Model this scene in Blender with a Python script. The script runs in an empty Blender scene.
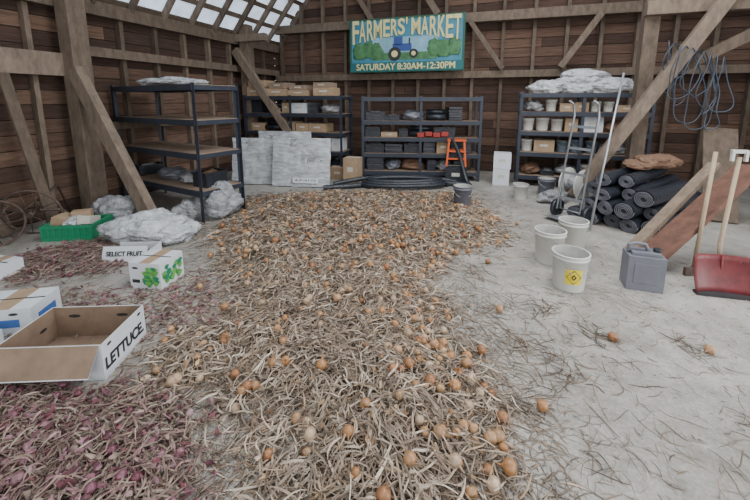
import bpy, math, random
import numpy as np
from mathutils import Vector, Matrix, noise
random.seed(7); rng=np.random.default_rng(11)
YAW=math.radians(-19)
CA,SA=math.cos(YAW),math.sin(YAW)
def bw(a,b,z=0.0):           # barn frame -> world
    return Vector((a*CA-b*SA, a*SA+b*CA, z))
# ------------------------------------------------------------ materials
def new_mat(name):
    m=bpy.data.materials.new(name); m.use_nodes=True
    nt=m.node_tree; return m,nt,nt.nodes['Principled BSDF']
def mat(name,col,rough=.7,var=.25,scale=6,stretch=(1,1,1),metal=0,bump=.0,alpha=1,emit=0,trans=0,attr=False,bscale=40,bdist=.01):
    m,nt,p=new_mat(name); N=nt.nodes; L=nt.links
    tc=N.new('ShaderNodeTexCoord'); mp=N.new('ShaderNodeMapping'); mp.inputs['Scale'].default_value=stretch
    L.new(tc.outputs['Object'],mp.inputs['Vector'])
    n=N.new('ShaderNodeTexNoise'); n.inputs['Scale'].default_value=scale; n.inputs['Detail'].default_value=6; n.inputs['Roughness'].default_value=.65
    L.new(mp.outputs[0],n.inputs['Vector'])
    mr=N.new('ShaderNodeMapRange'); mr.inputs['From Min'].default_value=.25; mr.inputs['From Max'].default_value=.75
    mr.inputs['To Min'].default_value=1-var; mr.inputs['To Max'].default_value=1+var
    L.new(n.outputs['Fac'],mr.inputs['Value'])
    mx=N.new('ShaderNodeVectorMath'); mx.operation='SCALE'
    if attr:
        at=N.new('ShaderNodeAttribute'); at.attribute_name='Col'
        ml=N.new('ShaderNodeVectorMath'); ml.operation='MULTIPLY'; ml.inputs[1].default_value=col
        L.new(at.outputs['Color'],ml.inputs[0]); L.new(ml.outputs[0],mx.inputs[0])
    else: mx.inputs[0].default_value=col
    L.new(mr.outputs[0],mx.inputs['Scale']); L.new(mx.outputs[0],p.inputs['Base Color'])
    p.inputs['Roughness'].default_value=rough; p.inputs['Metallic'].default_value=metal
    p.inputs['Alpha'].default_value=alpha
    if trans: p.inputs['Transmission Weight'].default_value=trans
    if emit:
        L.new(mx.outputs[0],p.inputs['Emission Color']); p.inputs['Emission Strength'].default_value=emit
    if bump:
        n2=N.new('ShaderNodeTexNoise'); n2.inputs['Scale'].default_value=bscale; n2.inputs['Detail'].default_value=5
        L.new(mp.outputs[0],n2.inputs['Vector'])
        b=N.new('ShaderNodeBump'); b.inputs['Strength'].default_value=bump; b.inputs['Distance'].default_value=bdist
        L.new(n2.outputs['Fac'],b.inputs['Height']); L.new(b.outputs[0],p.inputs['Normal'])
    return m
W3=(1,1,1)
M_plankY=mat('plank_wood_long_y',(.62,.575,.54),.85,.55,5,(8,.6,8),attr=True,bump=.5)
M_plankX=mat('plank_wood_long_x',(.56,.51,.48),.85,.55,5,(.6,8,8),attr=True,bump=.5)
M_timber=mat('old_timber',(.64,.60,.57),.85,.45,4,(3,3,1.2),attr=True,bump=.4)
M_dark=mat('dark_backing',(.03,.022,.018),.9)  # unseen dark sheet added behind the planks to stop light leaking through
M_roof=mat('self_lit_roof_sheet',(.60,.71,.84),.5,.25,3,emit=1.0)  # emission stands in for daylight coming through the roof sheets
M_steel=mat('rack_steel_blue_grey',(.036,.043,.060),.45,.2,8,metal=.3)
M_board=mat('particle_board',(.25,.18,.13),.8,.3,14)
M_card=mat('cardboard',(.34,.24,.15),.85,.2,8)
M_cardin=mat('cardboard_inside',(.19,.13,.088),.85,.3,6)
M_white=mat('white_carton',(.60,.63,.66),.6,.1,5)
M_black=mat('black_print_and_holes',(.02,.02,.022),.6)
M_blue=mat('blue_print',(.05,.14,.4),.6)
M_green=mat('green_plastic',(.012,.21,.10),.4,.1)
M_leafg=mat('green_print',(.11,.34,.07),.6,.6,30)
M_dplas=mat('dark_plastic',(.018,.022,.029),.36,.3,10,bump=.6,bscale=22,bdist=.02)
M_wplas=mat('white_plastic_film',(.46,.48,.50),.22,.35,9,bump=1,bscale=13,bdist=.05)
M_gplas=mat('grey_plastic_film',(.27,.275,.285),.25,.45,9,bump=1,bscale=13,bdist=.05)
M_bucket=mat('bucket_white_plastic',(.58,.58,.54),.4,.12,7)
M_bucketin=mat('bucket_inside',(.40,.40,.37),.6,.2,7)
M_grey=mat('grey_plastic',(.14,.145,.17),.45,.15,8)
M_red=mat('red_paint',(.12,.009,.012),.5,.5,12)
M_handle=mat('pale_handle_wood',(.34,.26,.17),.6,.2,5,(6,6,1))
M_metal=mat('galvanised_metal',(.38,.40,.42),.35,.2,9,metal=.7)
M_rust=mat('rusty_iron',(.10,.07,.055),.7,.5,20,metal=.4)
M_yellow=mat('yellow_label',(.70,.56,.03),.6,.05)
M_orange=mat('orange_plastic',(.60,.10,.02),.5,.1)
M_redp=mat('red_plastic',(.28,.025,.018),.5,.3)
M_teal=mat('sign_teal',(.012,.12,.13),.6,.2,3)
M_tealb=mat('sign_green_border',(.018,.09,.06),.6,.3,3)
M_cream=mat('sign_cream',(.62,.58,.28),.6,.05)
M_sky=mat('sign_sky_blue',(.045,.21,.30),.6,.3,4)
M_skyl=mat('sign_pale_sky',(.20,.38,.48),.6,.3,4)
M_field=mat('sign_field_green',(.055,.17,.065),.6,.5,9)
M_trac=mat('sign_tractor_blue',(.03,.07,.25),.6,.1)
M_foam=mat('panel_grey_white',(.42,.44,.46),.25,.4,5,(1,1,2.5),bump=1,bscale=7,bdist=.03)
M_burlap=mat('brown_tarp',(.16,.09,.055),.85,.35,14,bump=.8,bscale=14,bdist=.03)
M_cable=mat('dark_cable',(.045,.06,.085),.5,.2)
M_btub=mat('grey_blue_tub',(.10,.13,.17),.5,.15)
M_leaf=mat('dried_onion_leaf',W3,.75,.35,30,attr=True)
M_onion=mat('onion_skin',W3,.42,.3,40,attr=True)
M_mound=mat('dark_leaf_litter',(.10,.076,.056),.95,.7,35,bump=1,bscale=60)  # dark base colour showing between the leaves
M_paper=mat('paper',(.5,.48,.42),.8,.1)
def concrete():
    m,nt,p=new_mat('worn_concrete'); N=nt.nodes; L=nt.links
    tc=N.new('ShaderNodeTexCoord')
    def nz(s,d=8,r=.6):
        n=N.new('ShaderNodeTexNoise'); n.inputs['Scale'].default_value=s; n.inputs['Detail'].default_value=d; n.inputs['Roughness'].default_value=r
        L.new(tc.outputs['Object'],n.inputs['Vector']); return n
    a=nz(.9); b=nz(5,12,.8); c=nz(60,5)
    r=N.new('ShaderNodeValToRGB'); r.color_ramp.elements[0].position=.38; r.color_ramp.elements[1].position=.60
    r.color_ramp.elements[0].color=(.185,.168,.144,1); r.color_ramp.elements[1].color=(.41,.39,.355,1)
    ad=N.new('ShaderNodeMath'); ad.operation='MULTIPLY_ADD'; ad.inputs[1].default_value=.55
    m2=N.new('ShaderNodeMath'); m2.operation='MULTIPLY'; m2.inputs[1].default_value=.45
    L.new(a.outputs['Fac'],m2.inputs[0]); L.new(b.outputs['Fac'],ad.inputs[0]); L.new(m2.outputs[0],ad.inputs[2])
    L.new(ad.outputs[0],r.inputs['Fac'])
    v=N.new('ShaderNodeTexVoronoi'); v.feature='DISTANCE_TO_EDGE'; v.inputs['Scale'].default_value=.45
    dn=nz(2.5,6); va=N.new('ShaderNodeVectorMath'); va.operation='ADD'
    L.new(tc.outputs['Object'],va.inputs[0]); L.new(dn.outputs['Color'],va.inputs[1]); L.new(va.outputs[0],v.inputs['Vector'])
    cr=N.new('ShaderNodeMapRange'); cr.inputs['From Max'].default_value=.005; cr.inputs['To Min'].default_value=.65
    L.new(v.outputs['Distance'],cr.inputs['Value'])
    sp=N.new('ShaderNodeMapRange'); sp.inputs['From Min'].default_value=.3; sp.inputs['From Max'].default_value=.6; sp.inputs['To Min'].default_value=.72; sp.inputs['To Max'].default_value=1.06
    L.new(c.outputs['Fac'],sp.inputs['Value'])
    mm=N.new('ShaderNodeMath'); mm.operation='MULTIPLY'; L.new(cr.outputs[0],mm.inputs[0]); L.new(sp.outputs[0],mm.inputs[1])
    s=N.new('ShaderNodeVectorMath'); s.operation='SCALE'; L.new(r.outputs['Color'],s.inputs[0]); L.new(mm.outputs[0],s.inputs['Scale'])
    L.new(s.outputs[0],p.inputs['Base Color'])
    p.inputs['Roughness'].default_value=.48
    bp=N.new('ShaderNodeBump'); bp.inputs['Strength'].default_value=.35; bp.inputs['Distance'].default_value=.01
    L.new(b.outputs['Fac'],bp.inputs['Height']); L.new(bp.outputs[0],p.inputs['Normal'])
    return m
M_conc=concrete()
# ------------------------------------------------------------ mesh builder
class MB:
    def __init__(s): s.V=[];s.F=[];s.M=[];s.C=[];s.S=[]
    def add(s,vs,fs,mat=0,col=W3,smooth=False):
        o=len(s.V); s.V+= [tuple(v) for v in vs]; s.C+=[tuple(col)]*len(vs)
        for f in fs: s.F.append(tuple(i+o for i in f)); s.M.append(mat); s.S.append(smooth)
    def box(s,c,d,mat=0,R=None,col=W3):
        hx,hy,hz=d[0]/2,d[1]/2,d[2]/2
        vs=[Vector((x,y,z)) for x in(-hx,hx) for y in(-hy,hy) for z in(-hz,hz)]
        if R is not None: vs=[R@v for v in vs]
        c=Vector(c); vs=[v+c for v in vs]
        s.add(vs,[(0,1,3,2),(4,6,7,5),(0,4,5,1),(2,3,7,6),(0,2,6,4),(1,5,7,3)],mat,col)
    def beam(s,p0,p1,w,t,mat=0,col=W3,side=None):
        p0=Vector(p0);p1=Vector(p1);z=(p1-p0);l=z.length;z.normalize()
        sd=Vector(side) if side else (Vector((1,0,0)) if abs(z.z)>.9 else Vector((0,0,1)))
        x=(sd-z*sd.dot(z)).normalized(); y=z.cross(x)
        R=Matrix((x,y,z)).transposed()
        s.box((p0+p1)/2,(w,t,l),mat,R,col)
    def tube(s,pts,r,mat=0,seg=8,col=W3,closed=False,caps=True,flat=1.0):
        pts=[Vector(p) for p in pts]; n=len(pts); rs=r if isinstance(r,(list,tuple)) else [r]*n
        vs=[];fs=[]; prev=None
        for i,p in enumerate(pts):
            if closed: t=pts[(i+1)%n]-pts[i-1]
            else: t=pts[min(i+1,n-1)]-pts[max(i-1,0)]
            t.normalize()
            if prev is None:
                prev=Vector((0,0,1)) if abs(t.z)<.9 else Vector((1,0,0))
            x=(prev-t*prev.dot(t)).normalized(); y=t.cross(x); prev=x
            for k in range(seg):
                a=2*math.pi*k/seg; vs.append(p+(x*math.cos(a)*flat+y*math.sin(a))*rs[i])
        for i in range(n if closed else n-1):
            j=(i+1)%n
            for k in range(seg):
                k2=(k+1)%seg; fs.append((i*seg+k,i*seg+k2,j*seg+k2,j*seg+k))
        s.add(vs,fs,mat,col,True)
        if caps and not closed:
            o=len(s.V)-len(vs)
            s.F.append(tuple(o+k for k in range(seg))[::-1]); s.M.append(mat); s.S.append(False)
            s.F.append(tuple(o+(n-1)*seg+k for k in range(seg))); s.M.append(mat); s.S.append(False)
    def lathe(s,prof,seg=24,o=(0,0,0),R=None,mat=0,col=W3,smooth=True):
        o=Vector(o);vs=[];fs=[];n=len(prof)
        for r,z in prof:
            for k in range(seg):
                a=2*math.pi*k/seg; v=Vector((r*math.cos(a),r*math.sin(a),z))
                if R is not None: v=R@v
                vs.append(v+o)
        for i in range(n-1):
            for k in range(seg):
                k2=(k+1)%seg; fs.append((i*seg+k,i*seg+k2,(i+1)*seg+k2,(i+1)*seg+k))
        s.add(vs,fs,mat,col,smooth)
    def blob(s,c,d,mat=0,amp=.3,freq=1.6,seed=0,col=W3,nu=72,nv=44,flat=.35,smooth=True):
        vs=[];fs=[];off=Vector((seed*3.7,seed*1.3,seed*7.1))
        for j in range(nv+1):
            th=math.pi*j/nv
            for i in range(nu):
                ph=2*math.pi*i/nu
                n=Vector((math.sin(th)*math.cos(ph),math.sin(th)*math.sin(ph),math.cos(th)))
                cr=1-abs(noise.noise(n*freq*2.2+off))*2
                cr2=1-abs(noise.noise(n*freq*5+off))*2
                cr3=1-abs(noise.noise(n*freq*9+off))*2
                e=.88+noise.noise(n*freq+off)*amp+cr*amp*.28+cr2*amp*.20+cr3*amp*.12
                v=Vector((n.x*d[0]/2*e,n.y*d[1]/2*e,n.z*d[2]/2*e)); v.z=max(v.z,-d[2]*flat)
                vs.append(v+Vector((c[0],c[1],c[2]+d[2]*flat)))
        for j in range(nv):
            for i in range(nu):
                i2=(i+1)%nu; fs.append((j*nu+i,(j+1)*nu+i,(j+1)*nu+i2,j*nu+i2))
        s.add(vs,fs,mat,col,smooth)
    def build(s,name,mats,loc=(0,0,0),rot=0,bevel=0,parent=None,euler=None):
        me=bpy.data.meshes.new(name); me.from_pydata(s.V,[],s.F)
        for m in mats: me.materials.append(m)
        me.polygons.foreach_set('material_index',s.M); me.polygons.foreach_set('use_smooth',s.S)
        ca=me.color_attributes.new('Col','FLOAT_COLOR','POINT')
        ca.data.foreach_set('color',np.hstack([np.array(s.C,dtype=np.float32),np.ones((len(s.C),1),np.float32)]).ravel())
        me.update()
        ob=bpy.data.objects.new(name,me); bpy.context.collection.objects.link(ob)
        ob.location=loc; ob.rotation_euler=euler if euler else (0,0,rot)
        if bevel:
            b=ob.modifiers.new('bev','BEVEL'); b.width=bevel; b.segments=2; b.limit_method='ANGLE'
        if parent: ob.parent=parent
        return ob
def text(body,size,loc,euler,mt,parent,width=None,name='lettering',ext=.001,bold=0):
    c=bpy.data.curves.new(name,'FONT'); c.body=body; c.size=size; c.extrude=ext; c.align_x='CENTER'; c.align_y='CENTER'
    c.offset=bold; c.materials.append(mt)
    o=bpy.data.objects.new(name,c); bpy.context.collection.objects.link(o)
    o.location=loc; o.rotation_euler=euler; o.parent=parent
    if width:
        bpy.context.view_layer.update()
        d=o.dimensions.x
        if d>0: o.scale.x=width/d
    return o
R90=math.pi/2
def wcol(lo=(.12,.075,.05),hi=(.22,.145,.10),k=None):
    t=random.random() if k is None else k
    return tuple(l+(h-l)*t for l,h in zip(lo,hi))
# ------------------------------------------------------------ shell
HW=5.9; BB=8.7; PZ=3.0
m=MB(); m.box((0,3,-.05),(24,20,.1)); m.build('floor',[M_conc],rot=YAW)
def red(): 
    return wcol((.082,.048,.036),(.25,.16,.115),random.random()**1.3)
def side_wall(name,x,b0,b1):
    m=MB(); sg=1 if x>0 else -1
    z=0.02
    while z<PZ:
        y=b0
        while y<b1-.01:
            l=min(random.uniform(2.2,4.2),b1-y)
            m.box((x+random.uniform(-.004,.004),y+l/2,z+.095),(.025,l-.006,.185),0,col=red()); y+=l
        z+=.196
    m.box((x+sg*.03,(b0+b1)/2,PZ/2),(.02,b1-b0,PZ),1)
    return m.build(name,[M_plankY,M_dark],rot=YAW)
side_wall('wall_left',-HW,-1,BB); side_wall('wall_right',HW,3.6,BB)
def halfw(z):
    if z<PZ: return HW
    if z<5.8: return HW-(z-PZ)*2.3/2.8
    return max(0,3.6*(1-(z-5.8)/1.8))
m=MB(); z=.02
while z<7.4:
    h=halfw(z+.1); x=-h
    while x<h-.01:
        l=min(random.uniform(2,4),h-x); m.box((x+l/2,BB+random.uniform(-.004,.004),z+.095),(l-.006,.025,.185),0,col=red()); x+=l
    z+=.196
prof=[(-HW,0),(HW,0),(HW,PZ),(3.6,5.8),(0,7.6),(-3.6,5.8),(-HW,PZ)]
m.add([(a,BB+.03,zz) for a,zz in prof],[tuple(range(7))],1)
m.build('wall_back',[M_plankX,M_dark],rot=YAW)
def G(k=None): return wcol((.14,.108,.08),(.29,.235,.185),k)
m=MB()
def slope(p,q,nb):
    (x0,z0),(x1,z1)=p,q
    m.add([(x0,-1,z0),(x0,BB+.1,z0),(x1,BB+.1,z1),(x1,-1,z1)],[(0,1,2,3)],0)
    nx,nz=(z1-z0),-(x1-x0); l=math.hypot(nx,nz); nx/=l;nz/=l
    if nz>0: nx,nz=-nx,-nz
    for i in range(nb):
        t=(i+.5)/nb; x=x0+(x1-x0)*t+nx*.03; zz=z0+(z1-z0)*t+nz*.03
        m.beam((x,-1,zz),(x,BB,zz),.025,.10,1,col=G(),side=(nx,0,nz))
    b=-.9
    while b<BB:
        m.beam((x0+nx*.1,b,z0+nz*.1),(x1+nx*.1,b,z1+nz*.1),.055,.11,1,col=G(),side=(0,1,0)); b+=.6
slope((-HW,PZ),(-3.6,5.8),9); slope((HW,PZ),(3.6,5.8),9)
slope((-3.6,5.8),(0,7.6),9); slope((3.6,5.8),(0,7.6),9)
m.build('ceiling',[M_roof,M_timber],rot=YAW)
m=MB()
b=-.6
while b<BB:
    m.box((-HW+.07,b,PZ/2),(.10,.06,PZ),0,col=G()); b+=.62
m.box((-HW+.12,3.8,PZ-.02),(.2,9.6,.2),0,col=G(.3)); 
m.box((-HW+.2,1.2,2.12),(.14,4.6,.3),0,col=G(1.1))
m.box((-HW+.16,6.1,2.35),(.1,5.0,.14),0,col=G(.5))
m.box((-HW+.16,6.1,1.25),(.1,5.0,.12),0,col=G(.3))
a=-5.6
while a<5.8:
    top=PZ+(HW-abs(a))*1.15 if abs(a)>3.6 else 5.8
    m.box((a,BB-.07,top/2),(.07,.10,top),0,col=G(random.random()*.6)); a+=.62
m.build('trim_wall_studs',[M_timber],rot=YAW)
m=MB()
m.beam((-5.7,8.42,3.42),(5.7,8.42,3.36),.2,.16,0,col=G(.6))
m.build('tie_beam',[M_timber],rot=YAW,bevel=.01)
m=MB(); m.beam((-5.7,8.5,2.2),(5.7,8.5,2.2),.15,.14,0,col=G(.5)); m.build('girt_beam',[M_timber],rot=YAW,bevel=.008)
def timber(name,p0,p1,w,t,k,side=None):
    m=MB(); m.beam(p0,p1,w,t,0,col=G(k),side=side); return m.build(name,[M_timber],rot=YAW,bevel=.008)
timber('timber_post',(-5.55,3.5,0),(-5.55,3.5,3.3),.24,.24,.5,(1,0,0))
timber('timber_post',(-5.5,7.05,0),(-5.5,7.05,3.3),.22,.22,.5,(1,0,0))
timber('timber_post',(2.12,6.9,0),(2.12,6.9,5.6),.2,.2,.3,(1,0,0))
timber('timber_post',(5.6,6.9,0),(5.6,6.9,3.2),.22,.22,.4,(1,0,0))
timber('diagonal_brace',(-5.45,3.4,2.05),(-4.35,3.42,.06),.2,.12,.9,(1,0,0))
timber('diagonal_brace',(-5.7,6.9,2.75),(-4.35,6.9,.9),.18,.12,.9,(1,0,0))
timber('diagonal_brace',(1.22,6.62,.06),(3.0,6.62,3.2),.18,.14,.9,(1,0,0))
timber('diagonal_brace',(1.1,8.3,2.3),(1.75,8.3,3.3),.12,.08,.7,(1,0,0))
timber('diagonal_brace',(.0,8.3,2.3),(-.7,8.3,3.3),.1,.06,.3,(1,0,0))
timber('diagonal_brace',(-3.0,8.55,3.5),(-3.9,8.55,4.9),.12,.08,.5,(1,0,0))
timber('diagonal_brace',(-1.4,8.3,3.5),(-2.3,8.3,4.9),.14,.08,.5,(1,0,0))
timber('diagonal_brace',(2.3,6.75,2.0),(4.6,6.75,3.3),.16,.1,.2,(1,0,0))
timber('cross_beam',(2.0,6.75,3.0),(5.7,6.75,3.0),.2,.14,.8)
timber('cross_beam',(-5.75,6.95,3.0),(-4.9,6.95,3.0),.16,.14,.9)
timber('loose_board',(-5.6,2.5,.02),(-5.72,2.1,2.0),.14,.04,.3,(0,1,0))
timber('loose_board',(-5.45,2.9,.02),(-5.7,2.7,2.3),.12,.05,.2,(0,1,0))
timber('loose_board',(-5.5,1.9,.02),(-5.7,2.4,1.7),.12,.04,.1,(0,1,0))
timber('loose_board',(3.4,5.9,.02),(3.9,6.6,2.0),.2,.04,.1,(1,0,0))
timber('loose_board',(2.9,5.95,.02),(3.0,6.5,1.25),.4,.03,.1,(1,0,0))
timber('loose_board',(3.5,5.8,.02),(3.7,6.5,1.2),.35,.03,.3,(1,0,0))
m=MB(); m.tube([(-5.3,2.2,.02),(-5.6,1.6,3.0)],.018,0); m.build('conduit_pipe',[M_metal],rot=YAW)
# ------------------------------------------------------------ sign
e=bpy.data.objects.new('farmers_market_sign',None); bpy.context.collection.objects.link(e)
e.location=bw(-2.12,8.2,2.88); e.rotation_euler=(0,0,YAW)
m=MB(); m.box((0,0,0),(2.66,.03,1.2),0)
m.box((0,-.018,.02),(2.56,.006,1.06),1)
m.box((0,-.022,-.08),(1.5,.006,.5),2); m.box((0,-.026,-.25),(1.5,.004,.16),3)
Rx=Matrix.Rotation(R90,3,'X')
m.box((-.05,-.030,-.06),(.44,.004,.16),4); m.box((-.14,-.030,.08),(.2,.004,.18),4); m.box((.12,-.030,.07),(.03,.004,.14),5)
for x,r in((-.22,.15),(.22,.10)): 
    m.lathe([(0,0),(r,0),(r,.006),(0,.006)],24,(x,-.030,-.2),Rx,5,smooth=False)
    m.lathe([(0,0),(r*.5,0),(r*.5,.004),(0,.004)],20,(x,-.037,-.2),Rx,6,smooth=False)
for i,x in enumerate((-1.08,-.86,-.66,.68,.88,1.1)): m.blob((x,-.024,-.3+.03*(i%2)),(.34,.02,.44),3,.2,3,i,nu=30,nv=20)
m.box((0,-.028,-.48),(2.62,.006,.2),7)
m.build('sign_board',[M_tealb,M_sky,M_skyl,M_field,M_trac,M_black,M_cream,M_teal],parent=e)
s="FARMERS' MARKET"; x=-1.26
ws={'M':1.25,'I':.5,"'":.4,' ':.35}; tot=sum(ws.get(c,1) for c in s); cell=2.52/tot
for i,ch in enumerate(s):
    w=ws.get(ch,1)*cell; u=abs((x+w/2)/1.24)
    if ch!=' ': 
        sz=.36+.22*u**1.5
        text(ch,sz*1.3,(x+w/2,-.045,.53-sz*.45),(R90,0,0),M_cream,e,width=w*(.5 if ch=="'" else .92),name='letter',bold=.012)
    x+=w
text("SATURDAY 8:30AM-12:30PM",.2,(0,-.04,-.485),(R90,0,0),M_cream,e,width=2.3,bold=.004)
# ------------------------------------------------------------ racks
def rack(name,w,d,h,levels,loc,rot,mid=False,post=.05):
    m=MB()
    xs=[-w/2,w/2]+([0] if mid else [])
    for x in xs:
        for y in(-d/2,d/2):
            m.box((x,y,h/2),(post,.006,h),0); m.box((x-(post/2 if x>=0 else -post/2),y+(.02 if y<0 else -.02),h/2),(.006,.045,h),0)
    for i,z in enumerate(levels):
        for y in(-d/2,d/2): m.box((0,y,z-.03),(w,.035,.075),0)
        for x in xs: m.box((x,0,z-.03),(.03,d,.06),0)
        m.box((0,0,z),(w-.02,d-.02,.018),1)
    return m.build(name,[M_steel,M_board],loc=loc,rot=rot)
def on(loc,rot,x,y,z):
    v=Matrix.Rotation(rot,3,'Z')@Vector((x,y,0)); return (loc[0]+v.x,loc[1]+v.y,z)
rA=(-3.05,5.50,0); aA=math.radians(-30)
rack('steel_shelving_rack',2.05,.68,1.87,[.42,.93,1.38,1.84],rA,aA,post=.06)
rB=(-1.75,8.15,0); aB=YAW
rack('steel_shelving_rack',2.4,.55,1.75,[.15,.55,.95,1.35,1.72],rB,aB,mid=True)
rD=(.95,7.55,0); aD=math.radians(-5)
rack('steel_shelving_rack',2.36,.55,1.72,[.18,.55,.88,1.22,1.69],rD,aD,mid=True)
rE=(3.85,6.8,0); aE=YAW
rack('steel_shelving_rack',2.1,.55,1.80,[.2,.65,1.05,1.42,1.76],rE,aE,mid=True)
def carton(name,dims,loc,rot,mt=None):
    w,d,h=dims; m=MB()
    m.box((0,0,h/2),(w,d,h),0)
    m.box((0,0,h+.002),(w*.98,.05,.003),1)
    m.box((0,-d/2-.001,h*.55),(w*.4,.002,h*.2),1)
    return m.build(name,[mt or M_card,M_paper],loc=loc,rot=rot,bevel=.004)
def bucket(name,loc,r=.15,h=.36,mt=None,rot=0,handle=True,lid=False):
    m=MB(); mt=mt or M_bucket
    m.lathe([(0,0),(r*.84,0),(r*.86,.01),(r*.98,h*.86),(r*1.04,h*.865),(r*1.04,h*.9),(r,h*.905),(r*1.0,h*.97),(r*1.06,h*.975),(r*1.06,h),(r*.97,h)],32)
    if lid: m.lathe([(r*1.06,h),(r*1.06,h+.015),(r*.9,h+.01),(0,h+.01)],32)
    else: m.lathe([(r*.97,h),(r*.82,.02),(0,.02)],32,mat=1)
    if handle:
        pts=[(r*1.08*math.cos(t),-r*1.08*math.sin(t)*.75-.01,h*.88-abs(math.sin(t))*r*.85) for t in np.linspace(0,math.pi,17)]
        m.tube(pts,.003,2,6)
    return m.build(name,[mt,M_bucketin,M_metal],loc=loc,rot=rot)
def fill(loc,rot,w,levels,kinds,seed):
    random.seed(seed)
    for li,(z,head) in enumerate(levels):
        x=-w/2+.05
        while x<w/2-.15:
            k=random.choice(kinds)
            if k=='gap': x+=random.uniform(.05,.15); continue
            if k in('box','dark','white','red','trays'):
                bw_=random.uniform(.18,.42); h=min(head,random.uniform(.08,.30))
                if x+bw_>w/2-.05: break
                mt={'box':M_card,'dark':M_dplas,'white':M_white,'red':M_redp,'trays':M_dplas}[k]
                nm={'box':'cardboard_box','dark':'plastic_bin','white':'white_box','red':'red_crate','trays':'seed_tray_stack'}[k]
                ro=rot+random.uniform(-.12,.12)
                if k=='trays':
                    m=MB(); zz=0; h=max(h,head*.7)
                    while zz<h:
                        ox=random.uniform(-.012,.012)
                        m.box((ox,random.uniform(-.02,.02),zz+.008),(bw_,.42,.009)); m.box((ox,0,zz+.016),(bw_*.94,.38,.012),1); zz+=random.uniform(.02,.032)
                    m.build(nm,[mt,M_grey],loc=on(loc,rot,x+bw_/2,0,z),rot=ro)
                elif k in('dark','red'):
                    m=MB(); d=.36; t=.012
                    for sx in(-1,1): m.box((sx*bw_/2,0,h/2),(t,d,h)); 
                    for sy in(-1,1): m.box((0,sy*d/2,h/2),(bw_,t,h)); m.box((0,sy*d/2*1.04,h-.01),(bw_*1.05,.02,.025))
                    m.box((0,0,.01),(bw_,d,.02)); m.blob((0,0,h*.35),(bw_*.8,d*.8,h*.9),1,.3,2,x*9,nu=30,nv=20)
                    m.build(nm,[mt,random.choice([M_grey,M_burlap,M_gplas])],loc=on(loc,rot,x+bw_/2,0,z),rot=ro)
                else: carton(nm,(bw_,.38,h),on(loc,rot,x+bw_/2,0,z),ro,mt)
                x+=bw_+.03
            elif k in('bucket','tub'):
                r=random.uniform(.08,.13)
                if x+2*r>w/2-.05: break
                bucket('plastic_pail',on(loc,rot,x+r,-.05,z),r,min(head,r*2.1),M_bucket if k=='bucket' else M_btub,lid=random.random()<.4); x+=2*r+.03
            elif k=='sack':
                l=random.uniform(.3,.5)
                if x+l>w/2: break
                m=MB(); m.blob((0,0,0),(l,.4,min(head,.24)),0,.3,1.8,x*7+z,nu=40,nv=26); m.build('storage_sack',[random.choice([M_gplas,M_burlap,M_grey])],loc=on(loc,rot,x+l/2,0,z),rot=rot); x+=l+.02
            elif k=='roll':
                m=MB(); l=random.uniform(.3,.55)
                if x+l>w/2: break
                for q in range(2): m.tube([(-l/2,-.08+.14*q,.065),(l/2,-.08+.14*q,.065)],.06,0,14)
                m.tube([(-l/2,-.01,.165),(l/2,-.01,.165)],.05,0,14)
                m.build('hose_roll',[M_dplas],loc=on(loc,rot,x+l/2,-.05,z+.006),rot=rot); x+=l+.04
fill(rB,aB,2.4,[(.165,.3),(.565,.3),(.965,.3),(1.365,.3)],['dark','box','sack','trays','roll','white','box'],3)
fill(rD,aD,2.36,[(.195,.28),(.565,.24),(.895,.25),(1.235,.36)],['trays','roll','dark','sack','trays','dark','box','trays'],5)
fill(rE,aE,2.1,[(.215,.36),(.665,.32),(1.065,.3),(1.435,.28)],['bucket','tub','dark','sack','bucket','white','box','bucket'],8)
fill(rA,aA,2.0,[(.435,.2)],['dark','gap','gap','sack'],2)
m=MB()
for i in range(4): m.box((-.2+.16*i,-.2,.05+.02*(i%2)),(.14,.1,.09))
m.build('red_crate',[M_redp],loc=on(rD,aD,.2,-.03,.895),rot=aD,bevel=.006)
random.seed(21)
for x,z,w,h in((-.95,1.735,.5,.2),(-.4,1.735,.55,.16),(-.9,1.94,.42,.14),(.15,1.735,.5,.12),(-.35,1.9,.4,.12),(.75,1.735,.45,.17),(.15,1.86,.4,.1),(.72,1.91,.36,.1)):
    carton('cardboard_box',(w,.42,h),on(rB,aB,x,0,z),aB+random.uniform(-.1,.1),M_card if w>.41 else M_board)
carton('cardboard_box',(.4,.3,.3),(-2.6,7.6,0),YAW); carton('cardboard_box',(.35,.3,.25),(-.75,7.55,0),YAW); carton('cardboard_box',(.3,.3,.5),(-.45,7.2,0),YAW)
def heap(name,mt,loc,rot,parts,fr=1.5,amp=.32):
    m=MB()
    for i,(c,d) in enumerate(parts): m.blob(c,d,0,amp,fr,loc[0]*3+i*2.3)
    return m.build(name,[mt],loc=loc,rot=rot)
heap('plastic_film_bundle',M_wplas,on(rA,aA,.05,0,1.85),aA,[((-.25,0,0),(.8,.55,.14)),((.3,0,0),(.8,.5,.11)),((0,.05,.03),(.6,.4,.12))])
heap('plastic_film_bundle',M_wplas,on(rE,aE,-.1,0,1.77),aE,[((-.5,0,0),(.7,.5,.3)),((0,0,0),(.9,.55,.42)),((.5,0,0),(.8,.5,.34)),((.1,0,.24),(.7,.4,.22))])
heap('plastic_film_heap',M_wplas,(-2.72,4.15,-.01),.1,[((0,0,0),(.95,.6,.38)),((.3,-.05,0),(.5,.5,.26)),((0,.05,.1),(.45,.4,.3))])
heap('plastic_film_heap',M_gplas,(-2.28,5.0,-.01),.6,[((0,0,0),(.7,.5,.5)),((.05,0,.2),(.35,.3,.35)),((-.3,.1,0),(.5,.4,.34))])
heap('plastic_film_heap',M_gplas,(-3.55,4.8,-.01),.3,[((0,0,0),(.6,.5,.42))])
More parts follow.
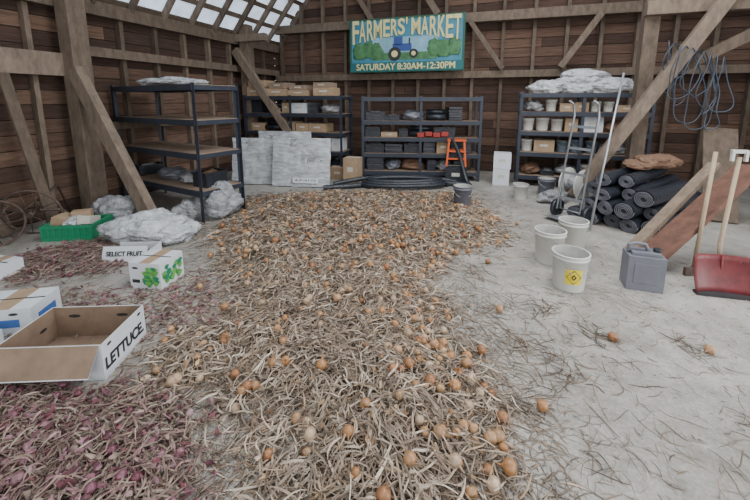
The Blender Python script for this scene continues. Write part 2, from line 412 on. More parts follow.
def crate(name,w,d,h,mt,loc,rot):
    m=MB(); t=.012
    for sy in(-1,1):
        m.box((0,sy*d/2,h-.02),(w+.03,.025,.04)); m.box((0,sy*d/2,.02),(w,t,.04))
        for i in range(9): m.box((-w/2+w*(i+.0)/8,sy*d/2,h/2),(.025,t*1.6,h))
        m.box((0,sy*(d/2-.004),h*.5),(w,.006,h*.8))
    for sx in(-1,1):
        m.box((sx*w/2,0,h-.02),(.025,d,.04)); m.box((sx*w/2,0,h/2),(t,d,h*.95))
    m.box((0,0,.01),(w,d,.02))
    return m.build(name,[mt],loc=loc,rot=rot,bevel=.002)
crate('green_crate',.54,.4,.19,M_green,(-3.66,4.25,0),.1)
m=MB(); m.blob((0,0,0),(.25,.25,.16),0,.3,3,2); m.box((-.15,.02,.08),(.16,.22,.12),1,Matrix.Rotation(.3,3,'Y')); m.box((.15,0,.09),(.14,.2,.1),2,Matrix.Rotation(-.3,3,'X'))
m.box((0,.12,.1),(.2,.1,.16),1,Matrix.Rotation(.3,3,'Z'))
m.build('crate_contents',[M_wplas,M_card,M_paper],loc=(-3.68,4.25,.1),rot=.1)
def wheel(name,r,loc,euler,n=14):
    m=MB(); c=[(r*math.cos(t),0,r+r*math.sin(t)) for t in np.linspace(0,2*math.pi,40,endpoint=False)]
    m.tube(c,.014,0,8,closed=True); m.tube([(0,-.08,r),(0,.08,r)],.035,0,14)
    for i in range(n):
        t=2*math.pi*i/n; s=.05 if i%2 else -.05
        m.tube([(.03*math.cos(t),s,r+.03*math.sin(t)),(r*math.cos(t),0,r+r*math.sin(t))],.005,0,6)
    return m.build(name,[M_rust],loc=loc,euler=euler)
wheel('spoked_wheel',.30,(-4.2,4.3,0),(.25,0,.3)); wheel('spoked_wheel',.28,(-4.3,3.85,0),(.15,0,.9))
m=MB(); m.tube([(-.5,0,.3),(.35,.1,.26)],.018); m.tube([(.35,.1,.26),(.5,.2,.03)],.016); m.tube([(-.5,0,.3),(-.7,0,.02)],.016); m.tube([(0,0,.3),(.1,.5,.5),(.1,.7,.02)],.014)
m.build('wheel_hoe_frame',[M_rust],loc=(-4.35,4.3,0),rot=.2)
def panel(name,w,h,loc,rot,lean,txt=None,sd=0):
    # rigid panel wrapped in loose, rumpled clear film
    m=MB(); m.box((0,0,h/2),(w,.03,h),1)
    nx,nz=34,26; vs=[];fs=[]
    for j in range(nz+1):
        for i in range(nx+1):
            x=-w/2*1.02+w*1.02*i/nx; z=h*1.01*j/nz
            q=noise.noise(Vector((x*3+sd,z*5,sd)))*.03+abs(noise.noise(Vector((x*7+sd,z*9,sd))))*.03
            vs.append((x+.02*noise.noise(Vector((z*6,sd,1))),-.022-q*(.4+.6*math.sin(math.pi*i/nx)),z+.012*noise.noise(Vector((x*5,sd,3)))))
    for j in range(nz):
        for i in range(nx): a=j*(nx+1)+i; fs.append((a,a+1,a+nx+2,a+nx+1))
    m.add(vs,fs,0,smooth=True)
    ob=m.build(name,[M_foam,M_gplas],loc=loc,euler=(-lean,0,rot))
    if txt:
        t=MB(); t.box((.1,-.052,.12),(.5,.002,.1)); t.build('paper_label',[M_white],parent=ob)
        text(txt,.06,(.1,-.055,.12),(R90,0,0),M_black,ob,width=.42)
    return ob
panel('leaning_panel',1.12,.92,(-1.42,6.72,.01),math.radians(-8),.18,'4-P-4175',1)
panel('leaning_panel',.95,.9,(-2.35,6.95,.01),math.radians(-3),.2,None,5)
panel('leaning_panel',1.1,1.02,(-1.85,7.05,.01),math.radians(-10),.2,None,9)
def ctube(name,pts,r,mt,loc=(0,0,0),res=12):
    c=bpy.data.curves.new(name,'CURVE'); c.dimensions='3D'; c.bevel_depth=r; c.bevel_resolution=3; c.resolution_u=res; c.use_fill_caps=True
    s=c.splines.new('NURBS'); s.points.add(len(pts)-1)
    for p,q in zip(s.points,pts): p.co=(*q,1)
    s.use_endpoint_u=True; s.order_u=4; c.materials.append(mt)
    o=bpy.data.objects.new(name,c); bpy.context.collection.objects.link(o); o.location=loc; return o
ctube('black_drain_pipe',[(-.95,6.45,.05),(-.5,6.55,.05),(0,6.85,.05),(.6,6.95,.05),(1.2,6.9,.05),(1.75,6.7,.05)],.05,M_dplas)
ctube('black_drain_pipe',[(-.8,6.75,.05),(-.2,6.95,.15),(.5,7.05,.14),(1.1,7.0,.14),(1.6,6.95,.05)],.045,M_dplas)
ctube('black_drain_pipe',[(1.5,7.0,.9),(1.75,6.95,.5),(1.7,6.8,.1),(1.8,6.6,.05)],.04,M_dplas)
pts=[]
for i,t in enumerate(np.linspace(0,6*math.pi,44)): pts.append((.55+(.85-.05*t/6)*math.cos(t),6.72+(.30-.02*t/6)*math.sin(t),.045+.075*t/(2*math.pi)*.55))
ctube('black_drain_pipe',pts,.038,M_dplas)
m=MB()
for x in(-.16,.16):
    for y in(-.12,.12): m.beam((x*1.15,y*1.2,0),(x*.9,y*.9,.5),.035,.035)
for z in(.15,.3): 
    for y in(-.13,.13): m.box((0,y,z),(.33,.03,.03))
m.box((0,0,.51),(.36,.28,.03)); m.build('orange_step_stool',[M_orange],loc=(1.62,7.1,0.355),rot=-.2)
carton('plastic_bin',(.4,.32,.35),(1.62,7.1,0),-.2,M_dplas)
bucket('grey_pail',(1.34,5.35,0),.14,.36,M_grey)
bucket('plastic_pail',(2.45,5.9,0),.12,.26,M_bucket)
carton('white_box',(.3,.3,.32),(2.5,7.0,0),YAW,M_white); carton('white_box',(.32,.3,.3),(2.51,7.0,.325),YAW,M_white)
m=MB(); 
for y in(-.13,.13): m.lathe([(0,0),(.24,0),(.25,.01),(.24,.02),(0,.02)],28,(0,y,.27),Rx,0)
m.lathe([(.13,-.13),(.13,.13)],24,(0,0,.27),Rx,1); m.tube([(0,-.17,.27),(.1,-.17,.34)],.012,2)
for x in(-.2,.2):
    for y in(-.16,.16): m.beam((x,y,0),(0,y,.3),.025,.02,2)
m.build('hose_reel',[M_bucket,M_gplas,M_metal],loc=(3.35,5.9,0),rot=.5)
bucket('plastic_pail',(3.0,6.15,0),.14,.3,M_grey)
heap('plastic_film_heap',M_gplas,(2.9,5.7,0),.2,[((0,0,0),(.5,.35,.22))])
# hand truck
m=MB(); H=1.6
for x in(-.17,.17):
    m.tube([(x,0,.12),(x,0,H-.15),(x,-.06,H),(x,-.16,H+.03)],.015,0,10)
    m.lathe([(0,-.02),(.10,-.02),(.125,-.025),(.125,.025),(.10,.02),(0,.02)],22,(x*1.35,.09,.125),Matrix.Rotation(R90,3,'Y'),1)
for z in(.3,.65,1.0,1.3): m.box((0,0,z),(.34,.012,.035),0)
m.box((0,-.11,.015),(.4,.24,.008),0); m.tube([(-.24,.09,.125),(.24,.09,.125)],.01,0,8)
m.beam((-.17,0,.4),(-.17,.09,.125),.02,.02); m.beam((.17,0,.4),(.17,.09,.125),.02,.02)
m.build('hand_truck',[M_metal,M_dplas],loc=(2.66,4.8,0),euler=(-.16,0,math.radians(-62)))
m=MB(); m.tube([(2.72,4.35,.02),(3.3,4.9,2.0)],.014,0,10); m.build('metal_pole',[M_metal])
# white buckets
S=.93
b1=bucket('white_bucket',(1.73,3.0,0),.158*S,.33,rot=.3)
R0=.158*S*.862
def arcpatch(mb,h0,h1,a0,a1,mt):
    vs=[];fs=[];n=8
    for i in range(n+1):
        a=a0+(a1-a0)*i/n
        for z in(h0,h1):
            q=R0*(1+.14*z/.284)+.0015; vs.append((q*math.cos(a),q*math.sin(a),z))
    for i in range(n): fs.append((2*i,2*i+2,2*i+3,2*i+1))
    mb.add(vs,fs,mt)
ac=-2.1; lab=MB(); arcpatch(lab,.08,.22,ac-.5,ac+.5,0); lab.build('hazard_label',[M_yellow],parent=b1)
def onb(a,z,off=.004):
    q=R0*(1+.14*z/.284)+off; return (q*math.cos(a),q*math.sin(a),z)
lab=MB(); dm=[onb(ac,.088),onb(ac+.42,.15),onb(ac,.212),onb(ac-.42,.15)]
lab.tube(dm,.003,0,6,closed=True); lab.tube([onb(ac-.12,.15),onb(ac,.172),onb(ac+.12,.15),onb(ac,.128)],.006,0,6,closed=True)
lab.build('hazard_symbol',[M_black],parent=b1)
bucket('white_bucket',(1.80,3.52,0),.155*S,.34,rot=1.2)
bucket('white_bucket',(2.2,3.82,0),.155*S,.34,rot=2.2)
m=MB(); m.box((0,0,.155),(.28,.19,.31)); m.box((0,0,.325),(.22,.14,.03)); m.tube([(.09,0,.33),(.09,0,.37)],.03,1,16)
m.tube([(-.12,0,.32),(-.12,0,.385),(-.07,0,.40),(.0,0,.395),(.03,0,.33)],.017,0,10)
m.box((0,-.096,.16),(.18,.006,.18),0)
m.build('jerry_can',[M_grey,M_dplas],loc=(2.38,3.0,0),rot=-.35,bevel=.022)
m=MB(); m.beam((2.70,3.35,.10),(3.85,3.62,.98),.05,.27,0,col=(.20,.10,.07),side=(-.6,0,.8)); m.build('leaning_plank',[M_timber],bevel=.006)
m=MB(); m.beam((2.62,3.52,.09),(3.7,3.86,.96),.05,.12,0,col=(.32,.25,.19),side=(-.6,0,.8)); m.build('leaning_plank',[M_timber],bevel=.006)
# snow shovel
m=MB(); w=.46
vs=[];fs=[];nx,nz=10,6
for j in range(nz+1):
    for i in range(nx+1):
        x=-w/2+w*i/nx; t=j/nz; vs.append((x,-.10*(1-t)**2*1.0-.06*(abs(x)/(w/2))**3,.012+.31*t))
for j in range(nz):
    for i in range(nx): a=j*(nx+1)+i; fs.append((a,a+1,a+nx+2,a+nx+1))
m.add(vs,fs,0,smooth=True)
m.box((0,-.13,.012),(w,.07,.02),1)
for x in(-.13,0,.13): m.tube([(x,-.02,.06),(x,-.005,.32)],.008,0,6)
m.tube([(0,.02,.2),(0,.05,.4),(.14,.22,1.15)],.017,2,10)
m.box((.14,.23,1.2),(.12,.03,.03),3); m.box((.09,.225,1.16),(.02,.03,.09),3); m.box((.19,.225,1.16),(.02,.03,.09),3)
ob=m.build('red_snow_shovel',[M_red,M_black,M_handle,M_bucket],loc=(3.02,2.95,0),rot=-.25)
so=ob.modifiers.new('s','SOLIDIFY'); so.thickness=.006
m=MB(); m.tube([(0,0,.01),(.28,.25,1.15)],.018,0,10); m.box((0,0,.04),(.16,.03,.08),1); m.build('wooden_handle_tool',[M_handle,M_rust],loc=(3.02,3.2,0))
# black rolls stacked with their ends towards the open floor
random.seed(77)
axd=Vector((.84,.54,0)).normalized(); pd=Vector((axd.y,-axd.x,0)); base=Vector((2.86,4.88,0)); r=.118
rows=[5,4,4,2]
for ri,nn in enumerate(rows):
    for j in range(nn):
        rr=r*random.uniform(.8,1.02); fl=random.uniform(.74,.95); off=random.uniform(-.14,.14)+.03*ri
        p=base+pd*(j*.215+.11*(ri%2)+(.05*ri))+axd*off+Vector((0,0,rr*fl+ri*.172)); L=random.uniform(1.0,1.4)
        m=MB(); d=(axd+Vector((random.uniform(-.06,.06),random.uniform(-.06,.06),random.uniform(-.02,.04) if ri else 0))).normalized()
        q=p+d*L
        pts=[p+(q-p)*t+Vector((0,0,-.012*math.sin(math.pi*t))) for t in np.linspace(0,1,14)]
        m.tube(pts,[rr*(1+random.uniform(-.06,.06)) for _ in pts],0,24,caps=False,flat=fl)
        sp=[]; x=d.cross(Vector((0,0,1))).normalized()
        for t in np.linspace(0,8*math.pi,90):
            s_=rr*(.25+.70*t/(8*math.pi)); sp.append(p+x*math.cos(t)*s_+Vector((0,0,1))*math.sin(t)*s_*fl-d*.004*random.random())
        m.tube(sp,.006,1,5)
        for pp in (p+d*.012,q):
            vs=[pp+x*math.cos(u)*rr*.97+Vector((0,0,1))*math.sin(u)*rr*.97*fl for u in np.linspace(0,2*math.pi,22,endpoint=False)]
            m.add(vs,[tuple(range(22))],2)
        m.build('black_mulch_film_roll',[M_dplas,M_grey,M_black])
heap('brown_tarp',M_burlap,(3.95,5.05,.70),.3,[((0,0,0),(.6,.45,.22)),((.3,.05,0),(.45,.4,.18)),((-.28,0,0),(.4,.35,.14))])
# hanging cables
for k in range(10):
    random.seed(100+k); o=bw(2.28+.06*k,6.58,2.5-.03*k); pts=[]
    w=random.uniform(.04,.2); h=random.uniform(.4,1.2)
    for t in np.linspace(0,2*math.pi,13): pts.append((o.x+w*math.sin(t)*(1+.2*random.random())+.1*(1-math.cos(t))*random.uniform(-.5,1),o.y-.02*k+.05*math.sin(2*t),o.z-h*(1-math.cos(t))/2))
    ctube('hanging_cable_coil',pts,.0075,M_cable)
# ------------------------------------------------------------ cartons
def tray(name,w,d,h,loc,rot):
    m=MB(); t=.006
    for sx in(-1,1):
        m.box((sx*w/2,0,h/2),(t,d,h),0); m.box((sx*(w/2-t),0,h/2),(t,d-t,h-.002),1)
    for sy in(-1,1):
        m.box((0,sy*d/2,h/2),(w,t,h),0); m.box((0,sy*(d/2-t),h/2),(w-t,t,h-.002),1)
    m.box((0,0,.006),(w,d,.008),1)
    Ry=Matrix.Rotation(R90,3,'Y')
    def oval(c,R,a,b):
        vs=[Vector(c)+R@Vector((a*math.cos(u),b*math.sin(u),0)) for u in np.linspace(0,2*math.pi,20,endpoint=False)]
        m.add(vs,[tuple(range(20))],2)
    for x in(-.16,.16): oval((x,d/2-t*1.6,h*.72),Rx,.04,.012)  # hand holes are not cut; flat black ovals paint their dark
    for y in(-.1,.1): oval((-w/2+t*1.6,y,h*.55),Ry,.012,.028)
    for y in(-.15,.15): oval((w/2+t*.6,y,h*.86),Ry,.009,.02)
    Rf=Matrix.Rotation(.85,3,'X')
    m.box((0,-d/2-.055,h-.065),(w*.96,.17,.005),1,Rf); m.box((0,-d/2-.057,h-.070),(w*.96,.17,.005),0,Rf)
    return m.build(name,[M_white,M_cardin,M_black],loc=loc,rot=rot)
ob=tray('lettuce_box',.60,.42,.23,(-1.92,2.10,0.0),math.radians(3))
text('LETTUCE.',.105,(.306,-.01,.09),(R90,0,R90),M_black,ob,width=.38,bold=.003)
def printed(name,w,d,h,loc,rot,blue=False):
    m=MB(); m.box((0,0,h/2),(w,d,h),0); m.box((0,0,h+.001),(w*.35,d,.002),1); m.box((0,0,h+.002),(w,.012,.003),2)
    for x in(-.09,.09):
        vs=[(x+.03*math.cos(u),-d/2-.002,h*.8+.01*math.sin(u)) for u in np.linspace(0,2*math.pi,16,endpoint=False)]; m.add(vs,[tuple(range(16))],2)
    if blue:
        m.box((.02,-d/2-.001,h*.45),(w*.5,.002,h*.3),4); m.box((w/2+.001,0,h*.45),(.002,d*.6,h*.35),4)
    return m.build(name,[M_white,M_card,M_black,M_leafg,M_blue],loc=loc,rot=rot,bevel=.003)
ob=printed('produce_carton',.30,.30,.24,(-2.0,3.1,0),math.radians(-8))
m=MB(); random.seed(4)
for face in(0,1):
    for i in range(26):
        y=random.uniform(-.12,.12) if face==0 else random.uniform(-.0,.11); z=random.uniform(.04,.19)
        vs=[]
        for u in np.linspace(0,2*math.pi,12,endpoint=False):
            p_=y+.026*math.cos(u)*(1+.3*math.sin(3*u)); q_=z+.024*math.sin(u); o_=.1515+.0003*i
            vs.append((o_,p_,q_) if face==0 else (p_,-o_,q_))
        m.add(vs,[tuple(range(12))],i%3)
m.box((-.09,-.152,.07),(.07,.003,.03),3)
m.build('leaf_print',[M_leafg,M_green,M_leafg,M_black],parent=ob)
m=MB(); m.box((0,0,.08),(.44,.012,.16),0,Matrix.Rotation(-.35,3,'X')); m.box((0,.15,.005),(.44,.26,.006),1); m.box((0,.28,.05),(.44,.006,.1),0); m.box((.22,.15,.05),(.005,.26,.1),0)
ob=m.build('select_fruit_carton',[M_white,M_cardin],loc=(-2.58,3.50,0),rot=.05)
text('SELECT FRUIT',.065,(0,-.009,.085),(R90-.35,0,0),M_black,ob,width=.36,bold=.002)
printed('produce_carton',.4,.3,.2,(-2.66,2.45,0),math.radians(10),blue=True)
printed('produce_carton',.3,.26,.14,(-3.6,3.2,0),math.radians(-10))
printed('produce_carton',.34,.3,.15,(-2.66,2.04,0),math.radians(-6),blue=True)
# ------------------------------------------------------------ onion piles
def sdist(px,py,poly):
    P=np.array(poly); n=len(P); d=np.full(px.shape,1e9); ins=np.zeros(px.shape,bool)
    for i in range(n):
        a=P[i];b=P[(i+1)%n]; e=b-a; L2=(e**2).sum()
        t=np.clip(((px-a[0])*e[0]+(py-a[1])*e[1])/L2,0,1)
        d=np.minimum(d,np.hypot(px-a[0]-t*e[0],py-a[1]-t*e[1]))
        c=((a[1]>py)!=(b[1]>py)); 
        with np.errstate(divide='ignore',invalid='ignore'): xi=(b[0]-a[0])*(py-a[1])/(b[1]-a[1]+1e-12)+a[0]
        ins^=(c&(px<xi))
    return np.where(ins,d,-d)
def pn(x,y,s=1,o=0):
    return (np.sin(x*3.1*s+1.3+o)+np.sin(y*2.7*s+.7+2*o)+np.sin((x+y)*4.3*s+2.1)+np.sin((x-1.6*y)*5.9*s+.3*o)+np.sin((2.2*x+y)*7.7*s+1))/5
MAIN=[(1.6,6.2),(1.75,5.0),(1.62,4.1),(.70,3.5),(.40,3.0),(.60,2.62),(.42,2.34),(.60,2.1),(.70,1.82),(.58,1.6),(.58,1.37),(.5,1.2),(.45,.9),(-.55,.9),(-.53,1.21),(-.55,1.47),(-.68,1.7),(-.9,1.84),(-1.3,1.8),(-1.5,2.25),(-1.16,2.42),(-1.15,2.85),(-1.6,3.5),(-1.95,4.1),(-2.0,5.0),(-2.1,6.0),(-.83,6.35),(.45,6.3)]
REDP=[(-2.8,1.95),(-2.2,1.86),(-1.61,1.8),(-1.22,1.82),(-.93,1.63),(-.86,1.4),(-.76,1.2),(-.74,.9),(-2.8,.9)]
LEFTP=[(-4.1,3.2),(-3.85,3.6),(-3.6,3.95),(-3.15,4.02),(-2.5,4.0),(-2.55,3.3),(-3.2,3.05)]
MIDP=[(-2.2,2.35),(-1.6,2.3),(-1.15,2.4),(-1.2,2.85),(-1.6,3.3),(-2.2,2.9),(-3.0,2.9),(-3.0,2.5)]
def ss(x,a,b):
    t=np.clip((x-a)/(b-a),0,1); return t*t*(3-2*t)
def hgt(x,y):
    d1=sdist(x,y,MAIN)+.08*pn(x,y,3); d2=sdist(x,y,REDP)+.06*pn(x,y,3,1); d3=sdist(x,y,LEFTP)
    return ss(d1,.06,.45)*(.058+.035*pn(x,y,1.6)+.024*pn(x,y,5)) + ss(d2,0,.4)*(.055+.025*pn(x,y,2,2)+.016*pn(x,y,6)) + ss(d3,0,.4)*.03
def leafmesh(name,x,y,L,Wd,cols,zup,K=6,parent=None,curl=.8,roll=.7):
    n=len(x); t=np.linspace(0,1,K)[None,:]
    th=rng.uniform(0,2*np.pi,(n,1))+ (rng.normal(0,curl,(n,1)))*(t-.5)+rng.normal(0,.22,(n,1))*np.sin(2*np.pi*t+rng.uniform(0,6,(n,1)))
    kink=(rng.random((n,1))<.35)*rng.normal(0,1.1,(n,1)); th=th+kink*(t>rng.uniform(.2,.8,(n,1)))
    ds=L[:,None]/(K-1)
    cx=np.cumsum(np.cos(th)*ds,1); cy=np.cumsum(np.sin(th)*ds,1)
    cx=cx-cx.mean(1,keepdims=True)+x[:,None]; cy=cy-cy.mean(1,keepdims=True)+y[:,None]
    hh=hgt(cx.ravel(),cy.ravel()).reshape(cx.shape)
    z=hh+zup[:,None]+rng.normal(0,.20,(n,1))*(t-.5)*L[:,None]*np.clip(zup[:,None]*30,0,1)+rng.uniform(0,.13,(n,1))*np.sin(np.pi*t)*L[:,None]*np.clip(zup[:,None]*30,0.1,1)
    w=Wd[:,None]*(.35+.65*np.sin(np.pi*np.clip(t*.9+.08,0,1)))/2
    rl=rng.normal(0,roll,(n,1))+rng.normal(0,.9,(n,1))*t
    z=np.maximum(z,.003+np.abs(w*np.sin(rl)))
    sx=-np.sin(th)*np.cos(rl)*w; sy=np.cos(th)*np.cos(rl)*w; sz=np.sin(rl)*w
    A=np.stack([cx-sx,cy-sy,z-sz],-1);B=np.stack([cx+sx,cy+sy,z+sz],-1); C=np.stack([cx,cy,z+w*.6],-1)
    V=np.stack([A,C,B],2).reshape(-1,3)
    base=(np.arange(n)*K*3)[:,None]+ (np.arange(K-1)*3)[None,:]
    q=[]
    for o in(0,1): q.append(np.stack([base+o,base+o+1,base+o+4,base+o+3],-1))
    F=np.concatenate([a.reshape(-1,4) for a in q])
    me=bpy.data.meshes.new(name); me.vertices.add(len(V)); me.vertices.foreach_set('co',V.ravel().astype(np.float32))
    me.loops.add(F.size); me.loops.foreach_set('vertex_index',F.ravel().astype(np.int32))
    me.polygons.add(len(F)); me.polygons.foreach_set('loop_start',(np.arange(len(F))*4).astype(np.int32)); 
    me.update(calc_edges=True); me.validate()
    ca=me.color_attributes.new('Col','FLOAT_COLOR','POINT')
    cc=np.repeat(cols[:,None,:],K*3,1)*(1+.15*np.sin(np.linspace(0,5,K*3))[None,:,None])
    ca.data.foreach_set('color',np.concatenate([cc.reshape(-1,3),np.ones((len(V),1))],1).astype(np.float32).ravel())
    me.materials.append(M_leaf)
    ob=bpy.data.objects.new(name,me); bpy.context.collection.objects.link(ob)
    if parent: ob.parent=parent
    return ob
def palette(n,base,var,dark=.3):
    b=np.array(base)[rng.integers(0,len(base),n)]; return b*(1+rng.uniform(-var,var,(n,1)))*(1-dark*(rng.random((n,1))<.35))
TAN=[(.32,.25,.185),(.38,.305,.235),(.24,.18,.13),(.46,.39,.31),(.155,.108,.075),(.29,.205,.135),(.20,.15,.11)]
RED=[(.25,.19,.145),(.18,.125,.095),(.32,.26,.205),(.15,.085,.075),(.225,.14,.125)]
def sample(poly,n,edge=.12,patch=0):
    P=np.array(poly); lo=P.min(0)-.3; hi=P.max(0)+.3; X=[];Y=[];c=0
    while c<n:
        x=rng.uniform(lo[0],hi[0],n*2);y=rng.uniform(lo[1],hi[1],n*2)
        d=sdist(x,y,poly)+.09*pn(x,y,3)
        k=rng.random(n*2)<ss(d,-edge,edge*1.2)*(1-patch*ss(pn(x,y,2.6,4),0.1,.5)); X.append(x[k]);Y.append(y[k]);c+=k.sum()
    return np.concatenate(X)[:n],np.concatenate(Y)[:n]
def empty(n):
    e=bpy.data.objects.new(n,None); bpy.context.collection.objects.link(e); return e
pile=empty('yellow_onion_pile'); rpile=empty('red_onion_pile'); litter=empty('onion_leaf_litter')
def mound(name,poly,par):
    P=np.array(poly);lo=P.min(0)-.1;hi=P.max(0)+.1; s=.035
    xs=np.arange(lo[0],hi[0],s);ys=np.arange(lo[1],hi[1],s); X,Y=np.meshgrid(xs,ys); H=hgt(X.ravel(),Y.ravel())-.016+rng.normal(0,.004,X.size)
    d=sdist(X.ravel(),Y.ravel(),poly)
    nx=len(xs); V=np.stack([X.ravel(),Y.ravel(),np.maximum(H,.001)],1); F=[]
    ok=(H>.008)&(d>.05)
    for j in range(len(ys)-1):
        for i in range(nx-1):
            a=j*nx+i
            if ok[a] and ok[a+1] and ok[a+nx] and ok[a+nx+1]: F.append((a,a+1,a+nx+1,a+nx))
    me=bpy.data.meshes.new(name); me.from_pydata(V.tolist(),[],F); me.materials.append(M_mound); o=bpy.data.objects.new(name,me); bpy.context.collection.objects.link(o); o.parent=par
mound('litter_base',MAIN,pile); mound('litter_base',REDP,rpile)
n=14500; x,y=sample(MAIN,n,.17,.5)
leafmesh('dried_leaves',x,y,rng.uniform(.06,.22,n),rng.uniform(.006,.015,n),palette(n,TAN,.28),rng.uniform(0,.032,n),parent=pile)
n=7500; NEAR=[p for p in MAIN if p[1]<3.6]; x,y=sample(NEAR,n,.14,.45)
leafmesh('dried_leaves',x,y,rng.uniform(.05,.19,n),rng.uniform(.004,.012,n),palette(n,TAN,.28),rng.uniform(0,.04,n),parent=pile)
n=8000; x,y=sample(REDP,n,.12)
leafmesh('dried_leaves',x,y,rng.uniform(.05,.17,n),rng.uniform(.004,.012,n),palette(n,RED,.3),rng.uniform(0,.04,n),parent=rpile)
n=1700; x,y=sample(LEFTP,n,.15)
leafmesh('loose_leaves',x,y,rng.uniform(.08,.2,n),rng.uniform(.005,.012,n),palette(n,RED,.25),rng.uniform(0,.02,n),parent=litter)
n=1100; x,y=sample(MIDP,n,.25)
leafmesh('loose_leaves',x,y,rng.uniform(.05,.2,n),rng.uniform(.004,.010,n),palette(n,RED,.25),rng.uniform(0,.006,n),parent=litter)
n=4600; th=rng.integers(0,len(MAIN),n); P=np.array(MAIN); t=rng.random((n,1)); e_=P[th]*(1-t)+P[(th+1)%len(P)]*t+rng.normal(0,.21,(n,2))
leafmesh('loose_leaves',e_[:,0],e_[:,1],rng.uniform(.03,.18,n),rng.uniform(.003,.010,n),palette(n,TAN,.3)*.85,np.zeros(n),parent=litter)
n=2800; x=rng.uniform(-4,3.8,n); y=rng.uniform(1.1,6.5,n)
leafmesh('loose_leaves',x,y,rng.uniform(.012,.07,n),rng.uniform(.002,.006,n),palette(n,TAN+[(.12,.08,.06)],.3)*.65,np.zeros(n),parent=litter)
n=900; x=.5+rng.exponential(.75,n); y=rng.uniform(1.1,3.0,n)
leafmesh('loose_leaves',x,y,rng.uniform(.05,.22,n),rng.uniform(.002,.006,n),palette(n,TAN,.3)*.65,np.zeros(n),parent=litter)
n=380; x=rng.normal(-.72,.1,n); y=rng.uniform(1.0,1.9,n)
leafmesh('loose_leaves',x,y,rng.uniform(.03,.15,n),rng.uniform(.003,.009,n),palette(n,TAN+RED,.3)*.8,np.zeros(n),parent=litter)
n=450; x=rng.normal(-2.2,.35,n); y=rng.normal(4.5,.35,n)
leafmesh('loose_leaves',x,y,rng.uniform(.04,.16,n),rng.uniform(.003,.009,n),palette(n,TAN,.3)*.8,np.zeros(n),parent=litter)
OP=[(0,-1.0),(.12,-.97),(.55,-.84),(.88,-.5),(1.0,-.05),(.93,.35),(.68,.68),(.36,.9),(.17,1.08),(.12,1.4),(.10,1.75),(0,1.8)]
def onions(name,x,y,z,r,cols,par,seg=14):
    n=len(x); k=len(OP); T=np.array([[p[0]*math.cos(2*math.pi*j/seg),p[0]*math.sin(2*math.pi*j/seg),p[1]*.88] for p in OP for j in range(seg)])
    V=[];C=[]
    for i in range(n):
        R=np.array((Matrix.Rotation(rng.uniform(0,6.28),3,'Z')@Matrix.Rotation(rng.uniform(.4,1.9),3,'X')@Matrix.Rotation(rng.uniform(0,6.28),3,'Z')))
        v=(T*r[i])@R.T+np.array([x[i],y[i],z[i]]); V.append(v)
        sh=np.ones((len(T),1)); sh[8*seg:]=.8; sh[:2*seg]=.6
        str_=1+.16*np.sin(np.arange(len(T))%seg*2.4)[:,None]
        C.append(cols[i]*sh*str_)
    V=np.concatenate(V);C=np.concatenate(C)
    f0=np.array([[a*seg+b,a*seg+(b+1)%seg,(a+1)*seg+(b+1)%seg,(a+1)*seg+b] for a in range(k-1) for b in range(seg)])
    F=(f0[None]+ (np.arange(n)*len(T))[:,None,None]).reshape(-1,4)
    me=bpy.data.meshes.new(name); me.from_pydata(V.tolist(),[],F.tolist()); me.polygons.foreach_set('use_smooth',[True]*len(F))
    ca=me.color_attributes.new('Col','FLOAT_COLOR','POINT'); ca.data.foreach_set('color',np.concatenate([C,np.ones((len(C),1))],1).astype(np.float32).ravel())
    me.materials.append(M_onion); o=bpy.data.objects.new(name,me); bpy.context.collection.objects.link(o)
    if par: o.parent=par
    return o
ON=[(.34,.165,.065),(.37,.215,.11),(.38,.26,.17),(.27,.12,.05),(.40,.29,.195),(.34,.18,.08)]
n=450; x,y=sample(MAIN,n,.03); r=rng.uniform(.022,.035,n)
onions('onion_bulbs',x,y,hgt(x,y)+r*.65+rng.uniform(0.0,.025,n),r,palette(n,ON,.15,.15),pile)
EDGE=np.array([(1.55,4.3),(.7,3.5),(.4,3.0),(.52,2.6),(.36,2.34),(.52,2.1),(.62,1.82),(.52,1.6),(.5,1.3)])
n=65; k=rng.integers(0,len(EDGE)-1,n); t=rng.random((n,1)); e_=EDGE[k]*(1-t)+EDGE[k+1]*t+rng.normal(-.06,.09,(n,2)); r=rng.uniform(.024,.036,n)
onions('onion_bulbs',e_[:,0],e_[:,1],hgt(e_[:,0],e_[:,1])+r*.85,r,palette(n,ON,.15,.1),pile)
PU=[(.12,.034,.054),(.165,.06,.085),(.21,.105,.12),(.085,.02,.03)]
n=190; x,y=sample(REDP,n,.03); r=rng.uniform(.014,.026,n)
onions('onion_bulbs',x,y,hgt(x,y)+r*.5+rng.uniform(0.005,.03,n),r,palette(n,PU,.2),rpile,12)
n=80; x,y=sample(LEFTP,n,.1); r=rng.uniform(.014,.022,n)
onions('onion_bulbs',x,y,hgt(x,y)+r*.9,r,palette(n,PU,.2),litter,10)
def flakes(poly,n,pal,par,zr=.03):
    x,y=sample(poly,n,.2); leafmesh('onion_skins',x,y,rng.uniform(.02,.055,n),rng.uniform(.015,.036,n),palette(n,pal,.25),rng.uniform(0.005,zr,n),K=4,parent=par,roll=.9)
flakes(REDP,2000,[(.17,.062,.085),(.23,.115,.135),(.14,.042,.052),(.28,.175,.175),(.24,.18,.14)],rpile,.05)
flakes(LEFTP,300,[(.17,.07,.07),(.22,.12,.12)],litter,.02)
flakes(MIDP,480,[(.17,.07,.08),(.22,.12,.12),(.25,.19,.13)],litter,.01)
flakes(MAIN,1400,[(.38,.245,.125),(.40,.30,.21),(.32,.18,.09)],pile,.045)
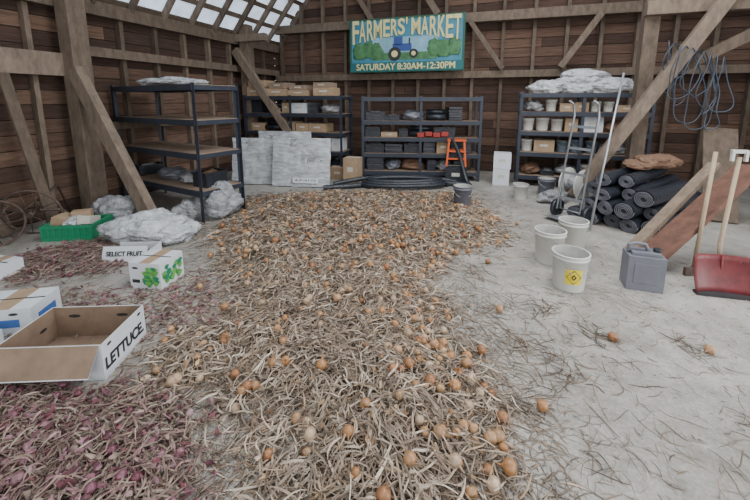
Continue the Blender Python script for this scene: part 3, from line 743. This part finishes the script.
for i,(x,y) in enumerate([(1.65,2.26),(2.2,2.13),(.90,1.69),(.70,2.13),(.60,1.36),(.98,2.6),(.66,1.62),(.56,1.5),(1.02,3.7),(1.15,3.45),(-1.75,3.6),(-1.55,2.95),(1.4,4.3),(1.9,4.6),(1.1,3.9)]):
    r=random.uniform(.031,.037) if i<8 else .028
    ob=onions('yellow_onion',np.array([0.]),np.array([0.]),np.array([0.]),np.array([r]),np.array([ON[i%2 if i%3 else 3]]),None,20)
    ob.location=(x,y,r*.92)
    if i<7:
        k=24; xx=x+rng.normal(-.07,.06,k); yy=y+rng.normal(.03,.06,k)
        leafmesh('onion_top_leaves',xx,yy,rng.uniform(.08,.22,k),rng.uniform(.004,.010,k),palette(k,TAN,.2)*.6,rng.uniform(0,.015,k),parent=litter)
for (x,y) in((1.35,2.62),(1.15,1.95),(1.05,2.2),(.95,3.2)):
    k=26; leafmesh('onion_top_leaves',x+rng.normal(0,.08,k),y+rng.normal(0,.07,k),rng.uniform(.08,.25,k),rng.uniform(.004,.010,k),palette(k,TAN,.2)*.6,rng.uniform(0,.012,k),parent=litter)
# ------------------------------------------------------------ lights / camera
w=bpy.data.worlds.new('World'); bpy.context.scene.world=w; w.use_nodes=True
bg=w.node_tree.nodes['Background']; bg.inputs[0].default_value=(.93,.965,1,1); bg.inputs[1].default_value=1.0
def area(name,loc,target,sx,sy,e,col):
    l=bpy.data.lights.new(name,'AREA'); l.shape='RECTANGLE'; l.size=sx; l.size_y=sy; l.energy=e; l.color=col
    o=bpy.data.objects.new(name,l); bpy.context.collection.objects.link(o); o.location=loc
    o.rotation_euler=(Vector(target)-Vector(loc)).to_track_quat('-Z','Y').to_euler()
area('door_daylight',bw(1,-3,3.4),bw(0,4,.3),8,4,200,(1,.99,.97))
area('side_door_daylight',bw(7.5,1.6,2.2),bw(0,4.2,0),4,3.5,500,(.99,.99,1))
area('added_overhead_fill',bw(.8,3.8,5.4),bw(1.2,3.8,0),4,4,400,(.99,.98,.98))  # softbox added under the closed roof to brighten the interior
cam=bpy.data.cameras.new('camera'); co=bpy.data.objects.new('camera',cam); bpy.context.collection.objects.link(co)
co.location=(0,0,1.65); co.rotation_euler=(math.radians(90-9.5),0,0)
cam.sensor_width=36; cam.lens=17.28; cam.shift_y=-.12; cam.clip_start=.05
bpy.context.scene.camera=co
